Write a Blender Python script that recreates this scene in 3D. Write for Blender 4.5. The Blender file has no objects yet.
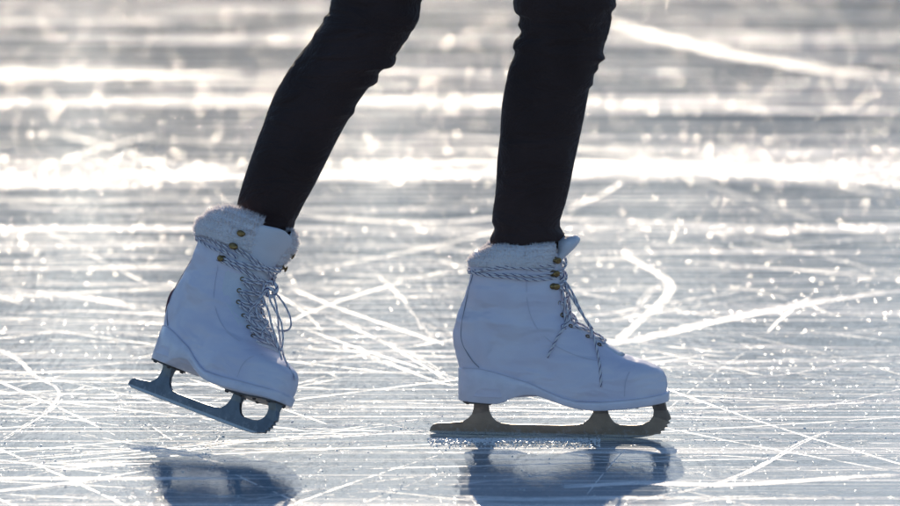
import bpy, bmesh, math, random
import numpy as np
from mathutils import Vector, Matrix, noise
random.seed(7)
rng = np.random.default_rng(11)
sc = bpy.context.scene
C = sc.collection
R = math.radians

# ------------------------------------------------------------------ camera
LENS, SENS = 200.0, 36.0
RAD_PX = SENS / LENS / 900.0          # radians per photo pixel (tan)
S = 0.00128                            # metres per photo pixel at the standing skate
DIST = S / RAD_PX                      # 6.4 m
DEP_C = R(7.2)                         # depression of the picture centre
dep0 = DEP_C + math.atan((436 - 253) * RAD_PX)
fwd = Vector((0, math.cos(DEP_C), -math.sin(DEP_C)))
upv = Vector((0, math.sin(DEP_C), math.cos(DEP_C)))
rgt = Vector((1, 0, 0))
def ray(px, py):
    return fwd + rgt * ((px - 450) * RAD_PX) + upv * ((253 - py) * RAD_PX)
# camera so that photo pixel (550,436) looks at ground point (X0,0,0) at optical depth DIST
r0 = ray(550, 436)
X0 = 100 * S
CAM = Vector((X0, 0, 0)) - r0 * DIST
CAM.x = 0.0
def ground(px, py, z=0.0):
    r = ray(px, py); t = (z - CAM.z) / r.z
    return CAM + r * t
def onplane(px, py, Y):
    r = ray(px, py); t = (Y - CAM.y) / r.y
    return CAM + r * t
def project(p):
    d = Vector(p) - CAM; z = d.dot(fwd)
    return (450 + d.dot(rgt) / z / RAD_PX, 253 - d.dot(upv) / z / RAD_PX)
cd = bpy.data.cameras.new('camera'); cam = bpy.data.objects.new('camera', cd); C.objects.link(cam)
cam.location = CAM
cam.rotation_euler = (R(90) - DEP_C, 0, 0)
cd.lens = LENS; cd.sensor_width = SENS; cd.clip_end = 2000; cd.clip_start = 0.05
cd.dof.use_dof = True; cd.dof.focus_distance = DIST; cd.dof.aperture_fstop = 5.6
sc.camera = cam

# ------------------------------------------------------------------ light
SUN_EL, SUN_AZ = 17.0, -2.6            # azimuth from the view direction, negative = left
w = bpy.data.worlds.new('World'); sc.world = w; w.use_nodes = True
nt = w.node_tree; nt.nodes.clear()
out = nt.nodes.new('ShaderNodeOutputWorld'); bg = nt.nodes.new('ShaderNodeBackground')
sky = nt.nodes.new('ShaderNodeTexSky'); sky.sky_type = 'NISHITA'; sky.sun_disc = False
sky.sun_elevation = R(SUN_EL); sky.sun_rotation = R(SUN_AZ); sky.air_density = 1.0; sky.dust_density = 0.4
sky.ozone_density = 3.5
bg.inputs[1].default_value = 0.11
nt.links.new(sky.outputs[0], bg.inputs[0]); nt.links.new(bg.outputs[0], out.inputs[0])
sd = bpy.data.lights.new('sun', 'SUN'); sun = bpy.data.objects.new('sun', sd); C.objects.link(sun)
sd.energy = 3.4; sd.angle = R(0.5); sd.color = (1.0, 0.84, 0.64)
sdir = Vector((math.sin(R(SUN_AZ)) * math.cos(R(SUN_EL)), math.cos(R(SUN_AZ)) * math.cos(R(SUN_EL)), math.sin(R(SUN_EL))))
sun.rotation_euler = sdir.to_track_quat('Z', 'Y').to_euler()
sun.location = sdir * 30
sc.view_settings.view_transform = 'Standard'; sc.view_settings.look = 'None'
sc.view_settings.gamma = 1; sc.view_settings.use_curve_mapping = False
sc.view_settings.exposure = 0.43
try:
    sc.cycles.use_denoising = True
    sc.cycles.use_adaptive_sampling = False
    sc.cycles.sample_clamp_direct = 0.0
    sc.cycles.sample_clamp_indirect = 8.0
    sc.cycles.max_bounces = 6
    sc.cycles.caustics_reflective = False; sc.cycles.caustics_refractive = False
except Exception: pass

# ------------------------------------------------------------------ node helper
class NT:
    def __init__(s, name):
        s.m = bpy.data.materials.new(name); s.m.use_nodes = True
        s.t = s.m.node_tree; s.t.nodes.clear()
        s.out = s.t.nodes.new('ShaderNodeOutputMaterial')
    def n(s, typ, ins=None, **kw):
        nd = s.t.nodes.new(typ)
        for k, v in kw.items(): setattr(nd, k, v)
        for k, v in (ins or {}).items(): s.set(nd, k, v)
        return nd
    def set(s, nd, k, v):
        sock = nd.inputs[k]
        if isinstance(v, bpy.types.NodeSocket): s.t.links.new(v, sock)
        elif isinstance(v, bpy.types.Node): s.t.links.new(v.outputs[0], sock)
        else:
            if hasattr(sock, 'default_value'):
                if sock.type == 'RGBA' and len(v) == 3: v = (*v, 1)
                sock.default_value = v
    def math(s, op, a, b=None, c=None, clamp=False):
        nd = s.n('ShaderNodeMath', operation=op); nd.use_clamp = clamp
        s.set(nd, 0, a)
        if b is not None: s.set(nd, 1, b)
        if c is not None: s.set(nd, 2, c)
        return nd.outputs[0]
    def noise(s, vec, scale, detail=2, rough=0.5, dist=0.0):
        nd = s.n('ShaderNodeTexNoise', {'Scale': scale, 'Detail': detail, 'Roughness': rough, 'Distortion': dist})
        if vec is not None: s.set(nd, 'Vector', vec)
        return nd
    def ramp(s, fac, lo, hi):
        nd = s.n('ShaderNodeMapRange', {'Value': fac, 'From Min': lo, 'From Max': hi, 'To Min': 0.0, 'To Max': 1.0})
        nd.interpolation_type = 'SMOOTHSTEP'; nd.clamp = True
        return nd.outputs[0]
    def mapping(s, vec, loc=(0, 0, 0), rot=(0, 0, 0), scale=(1, 1, 1), typ='POINT'):
        return s.n('ShaderNodeMapping', {'Vector': vec, 'Location': loc, 'Rotation': rot, 'Scale': scale}, vector_type=typ).outputs[0]
    def mixc(s, f, a, b):
        nd = s.n('ShaderNodeMix', data_type='RGBA')
        s.set(nd, 0, f); s.set(nd, 6, a); s.set(nd, 7, b)
        return nd.outputs[2]
    def bump(s, h, dist, strength=1.0, normal=None):
        nd = s.n('ShaderNodeBump', {'Height': h, 'Distance': dist, 'Strength': strength})
        if normal is not None: s.set(nd, 'Normal', normal)
        return nd.outputs[0]

def simple(name, col, rough, metal=0.0, bumps=(), colvar=0.0, cscale=40, spec=0.5, sheen=0.0, coat=0.0, sss=0.0):
    t = NT(name); tc = t.n('ShaderNodeTexCoord').outputs['Object']
    c = col
    if colvar:
        nf = t.noise(tc, cscale, 4).outputs[0]
        c = t.mixc(t.ramp(nf, 0.3, 0.7), tuple(x * (1 - colvar) for x in col), tuple(min(1, x * (1 + colvar)) for x in col))
    p = t.n('ShaderNodeBsdfPrincipled', {'Base Color': c, 'Roughness': rough, 'Metallic': metal, 'Specular IOR Level': spec})
    p.inputs['Sheen Weight'].default_value = sheen
    p.inputs['Coat Weight'].default_value = coat
    if sss:
        p.inputs['Subsurface Weight'].default_value = sss; p.inputs['Subsurface Radius'].default_value = (.004, .004, .004)
    nrm = None
    for (sc_, dist, det) in bumps:
        nrm = t.bump(t.noise(tc, sc_, det).outputs[0], dist, 1.0, nrm)
    if nrm is not None: t.set(p, 'Normal', nrm)
    t.t.links.new(p.outputs[0], t.out.inputs[0])
    return t.m

M = {}
def leather():
    t = NT('white_leather'); tc = t.n('ShaderNodeTexCoord').outputs['Object']
    n1 = t.noise(tc, 14, 3, 0.5, 0.3).outputs[0]
    col = t.mixc(t.ramp(n1, 0.3, 0.75), (0.70, 0.67, 0.80), (0.78, 0.755, 0.85))
    scuff = t.noise(t.mapping(tc, scale=(90, 90, 70)), 1.0, 5, 0.7).outputs[0]
    col = t.mixc(t.math('MULTIPLY', t.ramp(scuff, 0.68, 0.8), 0.2), col, (0.5, 0.5, 0.55))
    p = t.n('ShaderNodeBsdfPrincipled', {'Base Color': col, 'Roughness': 0.42})
    w1 = t.noise(t.mapping(tc, rot=(0, R(-30), 0), scale=(14, 16, 32)), 1.0, 2, 0.4, 0.5).outputs[0]
    nrm = t.bump(w1, 0.014, 0.85)
    nrm = t.bump(t.noise(tc, 32, 3).outputs[0], 0.0035, 0.5, nrm)
    nrm = t.bump(t.noise(tc, 900, 2).outputs[0], 0.0002, 0.5, nrm)
    t.set(p, 'Normal', nrm); t.t.links.new(p.outputs[0], t.out.inputs[0]); return t.m
M['leather'] = leather()
M['sole'] = simple('white_sole_lacquer', (0.74, 0.72, 0.83), 0.28, bumps=((60, 0.0008, 3), (900, 0.00005, 2)), colvar=0.05, cscale=60)
M['fleece'] = simple('white_fleece', (0.76, 0.74, 0.79), 0.9, bumps=((260, 0.003, 4),), colvar=0.05, sheen=0.4)
M['fur'] = simple('white_fur', (0.86, 0.84, 0.84), 0.7, sheen=0.3)
def fur_mat():
    t = NT('white_fur'); d = t.n('ShaderNodeBsdfDiffuse', {'Color': (0.86, 0.83, 0.85)}); tr_ = t.n('ShaderNodeBsdfTranslucent', {'Color': (0.95, 0.88, 0.86)})
    t.t.links.new(t.n('ShaderNodeMixShader', {0: 0.5, 1: d.outputs[0], 2: tr_.outputs[0]}).outputs[0], t.out.inputs[0]); return t.m
M['fur'] = fur_mat()
M['tongue'] = simple('white_padded_tongue', (0.70, 0.70, 0.77), 0.55, bumps=((30, 0.003, 3), (500, 0.0003, 2)))
M['seam_soft'] = simple('white_stitching', (0.62, 0.61, 0.70), 0.7)
M['maroon'] = simple('maroon_piping', (0.10, 0.03, 0.05), 0.6)
M['seam'] = simple('seam_thread', (0.30, 0.30, 0.36), 0.8)
M['bronze'] = simple('bronze_hook', (0.24, 0.16, 0.07), 0.35, 0.85, bumps=((300, 0.0003, 3),), colvar=0.3, cscale=300)
M['fastener'] = simple('dark_screw', (0.10, 0.09, 0.09), 0.4, 0.8)
M['plate'] = simple('dark_mounting_plate', (0.10, 0.09, 0.09), 0.45, 0.7, colvar=0.3)
def steel(name, c0, c1):
    t = NT(name); tc = t.n('ShaderNodeTexCoord').outputs['Object']
    n1 = t.noise(tc, 55, 6, 0.65).outputs[0]
    col = t.mixc(t.ramp(n1, 0.35, 0.65), c0, c1)
    n2 = t.noise(t.mapping(tc, scale=(40, 40, 500)), 1.0, 4).outputs[0]
    rough = t.math('MULTIPLY_ADD', n2, 0.25, 0.28)
    # frost dusting low on the runner
    sep = t.n('ShaderNodeSeparateXYZ', {0: tc})
    low = t.math('SUBTRACT', 1.0, t.ramp(sep.outputs[2], 0.004, 0.017))
    spk = t.ramp(t.noise(tc, 190, 5, 0.75).outputs[0], 0.52, 0.64)
    fr = t.math('MULTIPLY', t.math('MULTIPLY', low, spk), 0.45)
    col = t.mixc(fr, col, (0.42, 0.42, 0.46))
    edge = t.math('SUBTRACT', 1.0, t.ramp(sep.outputs[2], 0.0028, 0.0045))
    col = t.mixc(t.math('MULTIPLY', edge, 0.8), col, (0.55, 0.53, 0.52)); rough = t.math('SUBTRACT', rough, t.math('MULTIPLY', edge, 0.2))
    p = t.n('ShaderNodeBsdfPrincipled', {'Base Color': col, 'Roughness': rough, 'Metallic': t.math('SUBTRACT', 0.75, fr)})
    t.set(p, 'Normal', t.bump(n1, 0.0006, 0.6)); t.t.links.new(p.outputs[0], t.out.inputs[0]); return t.m
M['steel'] = steel('blade_steel', (0.25, 0.195, 0.16), (0.29, 0.23, 0.19))  # warm brown reflection on the chrome painted into its colour
M['steel_blue_reflect'] = steel('blade_steel_blue_reflect', (0.14, 0.155, 0.18), (0.18, 0.20, 0.23))  # same chrome on the lifted skate, dark blue reflection painted in
def lace_mat():
    t = NT('flecked_lace'); uv = t.n('ShaderNodeUVMap').outputs[0]
    sep = t.n('ShaderNodeSeparateXYZ', {0: uv}); U, V = sep.outputs[0], sep.outputs[1]
    # V counts photo-pixels along the lace, U once around
    a = t.math('FRACT', t.math('ADD', t.math('MULTIPLY', V, 1 / 8.5), t.math('MULTIPLY', U, 2.0)))
    dark = t.math('MULTIPLY', t.math('LESS_THAN', a, 0.28), t.math('GREATER_THAN', a, 0.04))
    h = t.math('SINE', t.math('MULTIPLY', t.math('ADD', t.math('MULTIPLY', V, 0.7), U), 6.283))
    nz = t.noise(t.n('ShaderNodeTexCoord').outputs['Object'], 400, 2).outputs[0]
    blue = t.mixc(t.ramp(nz, 0.4, 0.6), (0.045, 0.045, 0.22), (0.10, 0.06, 0.15))
    col = t.mixc(dark, (0.86, 0.83, 0.88), blue)
    p = t.n('ShaderNodeBsdfPrincipled', {'Base Color': col, 'Roughness': 0.85})
    t.set(p, 'Normal', t.bump(h, 0.0006, 0.7)); t.t.links.new(p.outputs[0], t.out.inputs[0]); return t.m
M['lace'] = lace_mat()
def cloth():
    t = NT('black_stretch_fabric'); tc = t.n('ShaderNodeTexCoord').outputs['Object']
    col = t.mixc(t.ramp(t.noise(tc, 9, 4).outputs[0], 0.3, 0.7), (0.034, 0.020, 0.019), (0.052, 0.031, 0.030))
    p = t.n('ShaderNodeBsdfPrincipled', {'Base Color': col, 'Roughness': 0.85, 'Specular IOR Level': 0.25})
    p.inputs['Sheen Weight'].default_value = 0.08; p.inputs['Sheen Roughness'].default_value = 0.4
    n1 = t.noise(t.mapping(tc, rot=(0, R(20), 0), scale=(14, 14, 30)), 1.0, 4, 0.5, 0.8).outputs[0]
    nrm = t.bump(n1, 0.02, 0.8)
    nrm = t.bump(t.noise(tc, 1200, 2).outputs[0], 0.0004, 0.7, nrm)
    t.set(p, 'Normal', nrm); t.t.links.new(p.outputs[0], t.out.inputs[0]); return t.m
M['cloth'] = cloth()

# ------------------------------------------------------------------ mesh helpers
def link(name, me, mat, parent=None, smooth=True):
    o = bpy.data.objects.new(name, me); C.objects.link(o)
    if mat is not None: me.materials.append(mat)
    if smooth:
        for p in me.polygons: p.use_smooth = True
    if parent is not None: o.parent = parent
    return o
def mesh(name, vs, fs):
    me = bpy.data.meshes.new(name); me.from_pydata([tuple(v) for v in vs], [], fs)
    bm = bmesh.new(); bm.from_mesh(me); bmesh.ops.recalc_face_normals(bm, faces=bm.faces); bm.to_mesh(me); bm.free()
    me.update(); return me
def loft(rings, cap=True):
    """rings: list of equal-length closed rings of points"""
    n = len(rings[0]); vs = [p for r in rings for p in r]; fs = []
    for i in range(len(rings) - 1):
        for j in range(n):
            a = i * n + j; b = i * n + (j + 1) % n
            fs.append((a, b, b + n, a + n))
    if cap:
        for i in (0, len(rings) - 1):
            c = sum((Vector(p) for p in rings[i]), Vector()) / n
            vs.append(c); k = len(vs) - 1
            for j in range(n): fs.append((i * n + j, i * n + (j + 1) % n, k))
    return vs, fs
def interp(xs, ys):
    xs = np.array(xs, float); ys = np.array(ys, float); o = np.argsort(xs); xs, ys = xs[o], ys[o]
    return lambda x: float(np.interp(x, xs, ys))
def smooth_path(pts, step=1.2):
    """Catmull-Rom through points, resampled"""
    P = [Vector(p) for p in pts]; P = [P[0] * 2 - P[1]] + P + [P[-1] * 2 - P[-2]]
    outp = []
    for i in range(1, len(P) - 2):
        L = (P[i + 1] - P[i]).length; n = max(2, int(L / step))
        for k in range(n):
            t = k / n; a, b, c, d = P[i - 1], P[i], P[i + 1], P[i + 2]
            outp.append(0.5 * ((2 * b) + (c - a) * t + (2 * a - 5 * b + 4 * c - d) * t * t + (3 * b - a - 3 * c + d) * t ** 3))
    outp.append(P[-2]); return outp
def tube(pts, r, n=8, flat=1.0):
    vs, fs, uvs = [], [], []
    T0 = None; N = None; L = 0
    for i, p in enumerate(pts):
        a = pts[max(0, i - 1)]; b = pts[min(len(pts) - 1, i + 1)]
        T = (b - a).normalized() if (b - a).length > 1e-9 else Vector((0, 0, 1))
        if N is None:
            N = T.orthogonal().normalized()
        N = (N - T * N.dot(T)); N = N.normalized() if N.length > 1e-6 else T.orthogonal().normalized()
        B = T.cross(N)
        if i: L += (p - pts[i - 1]).length
        for k in range(n):
            an = 2 * math.pi * k / n
            vs.append(p + N * (math.cos(an) * r) + B * (math.sin(an) * r * flat)); uvs.append((k / n, L))
    m = len(pts)
    fuv = []
    for i in range(m - 1):
        for k in range(n):
            k2 = (k + 1) % n
            fs.append((i * n + k, i * n + k2, (i + 1) * n + k2, (i + 1) * n + k))
            u0, u1 = k / n, (k + 1) / n; a0 = uvs[i * n][1]; a1 = uvs[(i + 1) * n][1]
            fuv.append(((u0, a0), (u1, a0), (u1, a1), (u0, a1)))
    fs.append(tuple(range(n))[::-1]); fuv.append([(0, 0)] * n)
    fs.append(tuple((m - 1) * n + k for k in range(n))); fuv.append([(0, 0)] * n)
    return vs, fs, fuv
def merge(items):
    V, F, U = [], [], []
    for it in items:
        o = len(V); V += list(it[0]); F += [tuple(i + o for i in f) for f in it[1]]
        if len(it) > 2: U += it[2]
    return V, F, U
def raw(name, V, F, U=None):
    me = bpy.data.meshes.new(name); me.from_pydata([tuple(v) for v in V], [], F)
    if U:
        uv = me.uv_layers.new(name='UVMap'); k = 0
        for f in U:
            for c in f: uv.data[k].uv = c; k += 1
    me.update(); return me

# ------------------------------------------------------------------ the figure skate, in local photo-pixel units
YAW = 8.0
cy_ = math.cos(R(YAW))
def loc(x, y):
    """photo pixel of the standing skate -> (u, w)"""
    return ((x - 550) / cy_, (436 + 0.0254 * (x - 550) - y) / 0.987)
def px_poly(pts): return [loc(*p) for p in pts]
blade_px = [(429.5,431),(430.5,427),(433,424),(438,422.6),(449,422.2),(463,421),(468,418),(472,413.8),(474,407),(474.2,403),(472.6,400.2),
 (489.6,400.2),(488.8,405),(489.5,411),(492.2,416.7),(496,420.5),(501,422.8),(510,424),(529.8,424.5),(560,425.2),(576,424.8),(583,423.5),(588.5,419.5),(592.4,413.5),(594.2,407),(594,404.4),
 (608.8,404.2),(607.6,408),(608,413.5),(610.7,418.8),(614,422.6),(619,424.9),(627,425.4),(635,425.3),(643,424.2),(649,421.2),(652.4,416.5),(653.2,411),(651.5,406),(648.5,402.6),
 (663.2,400.4),(664.8,405),(666.2,410),(669,415),(670.4,419.4),(667.4,421.2),(669.4,423.4),(665.8,424.9),(667.2,427.2),(663.4,428.3),(664.2,430.8),(660.2,431.3),(660.4,434),(655,434.6),
 (648,436.6),(640,437.8),(625,438.2),(600,437.7),(550,436.4),(506,435.2),(470,434.2),(445,433.4),(436,433)]
back_px = [(460.5,398),(460.8,385),(460.4,369),(456.5,356),(454.2,345),(453.8,330),(455.6,322),(461.5,303),(467,287),(470.6,274),(470.5,266),(471.5,257),(476,250),(481,246)]
front_px = [(665,396),(666.3,386),(665,378),(662,372),(656.9,367.6),(642.5,361.8),(622,354.6),(605,344.4),(593.3,335.8),(586,331.5),(574,324),(567,315),(563.5,303),(562,289),(560.5,274),(560.5,263),(562,254),(562,245)]
bk = px_poly(back_px); fr = px_poly(front_px)
u_back = interp([p[1] for p in bk], [p[0] for p in bk])
u_front = interp([p[1] for p in fr], [p[0] for p in fr])
st = px_poly([(458,367),(466,365.5),(481,365),(494,367.5),(507,371),(530,378),(550,386.6),(566,393),(580,396.5),(600,397),(630,395.4),(650,394),(668,392)])
sb = px_poly([(458,398.6),(463,399),(492,400.5),(500,400.6),(507,398.6),(515,394.3),(527,391.2),(538,391.2),(550,395),(567,400.8),(580,404),(594,405.6),(608,405.7),(634,404.5),(655,402.3),(668,401)])
sole_top = interp([p[0] for p in st], [p[1] for p in st]); sole_bot = interp([p[0] for p in sb], [p[1] for p in sb])
UB0, UF0 = u_back(52), u_front(52)
WTOP = loc(520, 240)[1]
def make_skate(name, K):
    """K: style values. Returns root; every mesh in local metres (u -> x, v -> y (+ = camera side), w -> z)"""
    root = bpy.data.objects.new(name, None); C.objects.link(root); root.empty_display_size = 0.05
    topw = K.get('topw', 1.0)
    Wf = interp([35, 50, 62, 75, 95, 115, 140, 165, 185, 205], [35, 36.5, 36, 33, 29.5, 27.5, 28, 30 * topw, 32 * topw, 32.5 * topw])
    def P(u, w):
        prof = float(np.interp(u, [-100, -60, -10, 40, 80, 125], [0.86, 0.80, 0.76, 1.0, 1.03, 0.95]))
        b = min(1, max(0, (w - 60) / 50)); return prof * (1 - b) + b
    def ring(w, ph, off=0.0):
        """point on the boot surface; ph=0 front, +pi/2 camera side"""
        ub, uf = u_back(w), u_front(w); mid = (ub + uf) / 2; a = (uf - ub) / 2
        foot = min(1, max(0, (110 - w) / 40))
        n = 2.35 + 0.25 * foot
        c, s_ = math.cos(ph), math.sin(ph)
        cu = math.copysign(abs(c) ** (2 / n), c); sv = math.copysign(abs(s_) ** (2 / n), s_)
        u = mid + (a + off) * cu
        v = (Wf(w) * P(u, w) + off) * sv
        ww = max(w, sole_bot(u) + 3.0)
        return Vector((u, v, ww))
    def ringv(w, v, off=0.0):
        """front point of the slice at height w with lateral offset v"""
        foot = min(1, max(0, (110 - w) / 40)); n = 2.35 + 0.25 * foot
        W = Wf(w) * P(u_front(w) - 8, w)
        s_ = min(0.995, abs(v) / W) ** (n / 2)
        return ring(w, math.copysign(math.asin(s_), v), off)
    def out_(p):  # to metres
        return Vector((p[0] * S, p[1] * S, p[2] * S))
    def add(nm, V, F, mat, par=root, U=None, smooth=True, recalc=True):
        V = [out_(p) for p in V]
        if U is None:
            me = mesh(nm, V, F) if recalc else raw(nm, V, F)
        else: me = raw(nm, V, F, U)
        return link(nm, me, mat, par, smooth)
    # --- upper
    TOP = K.get('upper_top', 186)
    ws = list(np.concatenate([np.linspace(41, 80, 34), np.linspace(81.5, TOP, 56)]))
    NR = 72
    rings = []
    for w_ in ws:
        rr = []
        for j in range(NR):
            ph = 2 * math.pi * j / NR
            p = ring(w_, ph)
            # soft creasing of the leather round the ankle
            q = Vector((p.x * 0.02, p.y * 0.03, p.z * 0.055))
            d = noise.noise(q + Vector(K['seed'])) * 1.5 + noise.noise(q * 2.3) * 0.5
            amt = min(1, max(0, (w_ - 55) / 40))
            c = Vector(((u_back(w_) + u_front(w_)) / 2, 0, w_)); dirv = (p - c); dirv.z = 0
            if dirv.length > 1: p = p + dirv.normalized() * d * amt * 1.15
            rr.append(p)
        rings.append(rr)
    V, F = loft(rings, cap=True)
    upper = add('boot_upper', V, F, M['leather'])
    # --- sole and heel unit
    us = list(np.linspace(UB0 - 2.0, UF0 + 1.8, 110)); rr = []
    def foot_half(u):
        ub, uf = UB0 - 2.2, UF0 + 2.2; mid = (ub + uf) / 2; a = (uf - ub) / 2
        c = min(0.9999, abs(u - mid) / a); n = 2.6
        return max(1.0, (36.5 + 1.6) * (1 - c ** n) ** (1 / n) * float(np.interp(u, [-100, -60, -10, 40, 80, 125], [0.86, 0.80, 0.76, 1.0, 1.03, 0.95])))
    for u in us:
        h = foot_half(u); t, b = sole_top(u), sole_bot(u)
        heel = min(1, max(0, (-35 - u) / 15)); hb = h * (1 - 0.10 * heel) - 0.4
        e = 1.0
        rr.append([Vector((u, h - e, t)), Vector((u, h, t - e)), Vector((u, (h * 2 + hb) / 3 - .1, t + (b - t) * .4)), Vector((u, hb, b + e)), Vector((u, hb - e, b)), Vector((u, 0, b)),
                   Vector((u, -hb + e, b)), Vector((u, -hb, b + e)), Vector((u, -(h * 2 + hb) / 3 + .1, t + (b - t) * .4)), Vector((u, -h, t - e)), Vector((u, -h + e, t)), Vector((u, 0, t))])
    V, F = loft(rr, cap=True)
    sole = add('sole', V, F, M['sole'])
    for side in (1, -1):
        pp = [Vector((u, side * (foot_half(u) - .2), sole_top(u) - .1)) for u in us[3:-3]]
        V, F, U = tube(pp, .4, 5); add('welt', V, F, M['seam_soft'], sole)
    # --- blade
    pts = px_poly(blade_px); n = len(pts)
    def th(w_): return 1.6 + 3.6 * min(1, max(0, (w_ - 20) / 17)) ** 2
    bm = bmesh.new(); A = []; B_ = []
    for (u, w_) in pts:
        t = th(w_) - (0.5 if w_ < 1.5 else 0)
        A.append(bm.verts.new(out_((u, t, w_)))); B_.append(bm.verts.new(out_((u, -t, w_))))
    for ring_, flip in ((A, False), (B_, True)):
        es = [bm.edges.new((ring_[i], ring_[(i + 1) % n])) for i in range(n)]
        bmesh.ops.triangle_fill(bm, use_beauty=True, edges=es, normal=(0, -1 if flip else 1, 0))
    for i in range(n):
        bm.faces.new((A[i], A[(i + 1) % n], B_[(i + 1) % n], B_[i]))
    bmesh.ops.recalc_face_normals(bm, faces=bm.faces)
    me = bpy.data.meshes.new('blade'); bm.to_mesh(me); bm.free()
    blade = link('blade', me, M[K['steel']], root, smooth=False)
    bv = blade.modifiers.new('bevel', 'BEVEL'); bv.width = 0.6 * S; bv.segments = 2; bv.limit_method = 'ANGLE'; bv.angle_limit = R(50)
    # --- mounting plates with screws
    for (a, b, hw0, hw1) in ((464, 496, 17, 14), (590, 664, 20, 16)):
        ua, ub_ = loc(a, 400)[0], loc(b, 400)[0]; rr = []
        for u in np.linspace(ua, ub_, 24):
            f = (u - ua) / (ub_ - ua); h = (hw0 * (1 - f) + hw1 * f) * max(0.25, (1 - (abs(2 * f - 1)) ** 6)) ** 0.5
            z = sole_bot(u)
            rr.append([Vector((u, h, z - .1)), Vector((u, h, z - 1.7)), Vector((u, -h, z - 1.7)), Vector((u, -h, z - .1))])
        V, F = loft(rr)
        pl_ = add('mounting_plate', V, F, M['plate'], blade, smooth=False)
        for f in (0.16, 0.84) if b < 500 else (0.07, 0.36, 0.64, 0.92):
            for sgn in (1, -1):
                u = ua + (ub_ - ua) * f; h = 0.62 * (hw0 * (1 - f) + hw1 * f); z = sole_bot(u) - 1.6; it = []
                rs = [[Vector((u + r_ * math.cos(k * math.pi / 5), sgn * h + r_ * math.sin(k * math.pi / 5), z + dz)) for k in range(10)] for (r_, dz) in ((2.2, 0.2), (2.2, -0.7), (1.4, -1.5))]
                V, F = loft(rs); add('screw', V, F, M['fastener'], blade)
    # --- seams
    def seam(px, side, r=0.42):
        pp = []
        for (x, y) in px:
            u, w_ = loc(x, y); ub, uf = u_back(w_), u_front(w_); mid = (ub + uf) / 2; a = (uf - ub) / 2
            foot = min(1, max(0, (110 - w_) / 40)); n_ = 2.35 + 0.25 * foot
            c = max(-0.9995, min(0.9995, (u - mid) / a)); v = (1 - abs(c) ** n_) ** (1 / n_) * Wf(w_) * P(u, w_)
            # follow crease displacement roughly by a small lift
            pp.append(Vector((u, side * (v + 0.35), w_)))
        V, F, U = tube(smooth_path(pp, 2), r, 5); return V, F
    lines = [[(475,272),(471.5,284),(468,300),(464.5,318),(463.3,332),(465.5,342),(470.6,351),(476,358.5),(482,364)],
             [(531,249),(530,270),(530,292),(533,310),(541,326),(556,340),(572,349),(590,355),(604,358)],
             [(636,363),(631,370),(628,380),(627.5,392)]]
    for ln in lines[:K.get('nseam', 3)]:
        for side in (1, -1):
            V, F = seam(ln, side, 0.5 if ln is lines[0] else 0.28)
            add('seam', V, F, M['seam' if ln is lines[0] else 'seam_soft'], upper)
    # --- padded collar: bulged ring that rolls over the lip, open at the front
    ph0 = R(K.get('collar_open', 38)); NP = 60; puff = K['puff']; ct = K['collar_top']; cb = K.get('collar_bot', 170)
    prof = [(cb, 0.0), (cb + 1.5, puff * .55), (cb + (ct - cb) * .3, puff * .95), (cb + (ct - cb) * .6, puff), (cb + (ct - cb) * .82, puff * .7), (ct - 0.6, puff * .1), (ct, -3.0), (ct - 1.5, -6), (ct - 7, -8.5), (ct - 18, -9.5)]
    rr = []
    for j in range(NP + 1):
        ph = ph0 + (2 * math.pi - 2 * ph0) * j / NP; sec = []
        endf = min(1, min(j, NP - j) / 6.0); endf = endf ** 0.5
        for (w_, off) in prof:
            dw = K['collar_wave'](ph) * max(0, (w_ - cb) / (ct - cb))
            nn = noise.noise(Vector((math.cos(ph) * 2.5, math.sin(ph) * 2.5, w_ * .06)) + Vector(K['seed'])) * 1.6 * (1 if puff > 2 else 0.5)
            p = ring(min(w_, 198), ph, (off * endf if off > 0 else off * 1.0) + nn * endf + 0.5)
            p.z = w_ + dw + nn * 0.6; sec.append(p)
        rr.append(sec)
    vs = [p for r_ in rr for p in r_]; m = len(prof); fs = []
    for i in range(NP):
        for k in range(m - 1): fs.append((i * m + k, (i + 1) * m + k, (i + 1) * m + k + 1, i * m + k + 1))
    # fur strands grow on it
    tri = []
    nst = K['strands']
    for _ in range(nst):
        i = random.randrange(NP); k = random.randrange(0, m - 2) if random.random() < .5 else random.randrange(2, 7)
        a, b = rr[i][k], rr[i + 1][k + 1]; c_ = rr[i][k + 1]
        f1, f2 = random.random(), random.random()
        if f1 + f2 > 1: f1, f2 = 1 - f1, 1 - f2
        base = c_ + (a - c_) * f1 + (b - c_) * f2
        nrm = (a - c_).cross(b - c_); 
        if nrm.length < 1e-6: continue
        nrm.normalize()
        ce = Vector((-30, 0, base.z))
        if k <= 5 and nrm.dot(base - ce) < 0: nrm = -nrm
        if k > 5 and nrm.z < 0: nrm = -nrm
        d = nrm + Vector((random.gauss(0, .35), random.gauss(0, .35), random.gauss(0.25, .35)))
        L = K['furlen'] * random.uniform(.5, 1.15); sd_ = d.orthogonal().normalized() * 0.45
        tip = base + d.normalized() * L; mid_ = base + d.normalized() * L * .5 + Vector((0, 0, -.2))
        tri.append((base - sd_, base + sd_, mid_ + sd_ * .6, tip, mid_ - sd_ * .6))
    collar = add('collar', vs, fs, M['fleece'], recalc=False)
    V, F = [], []
    for t5 in tri:
        o = len(V); V += t5; F.append((o, o + 1, o + 2, o + 3, o + 4))
    add('fur', V, F, M['fur'], collar, recalc=False, smooth=False)
    # --- tongue: padded plate following the front, standing proud of the top with a flap
    rr = []; tw = K['tongue_w']
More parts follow.
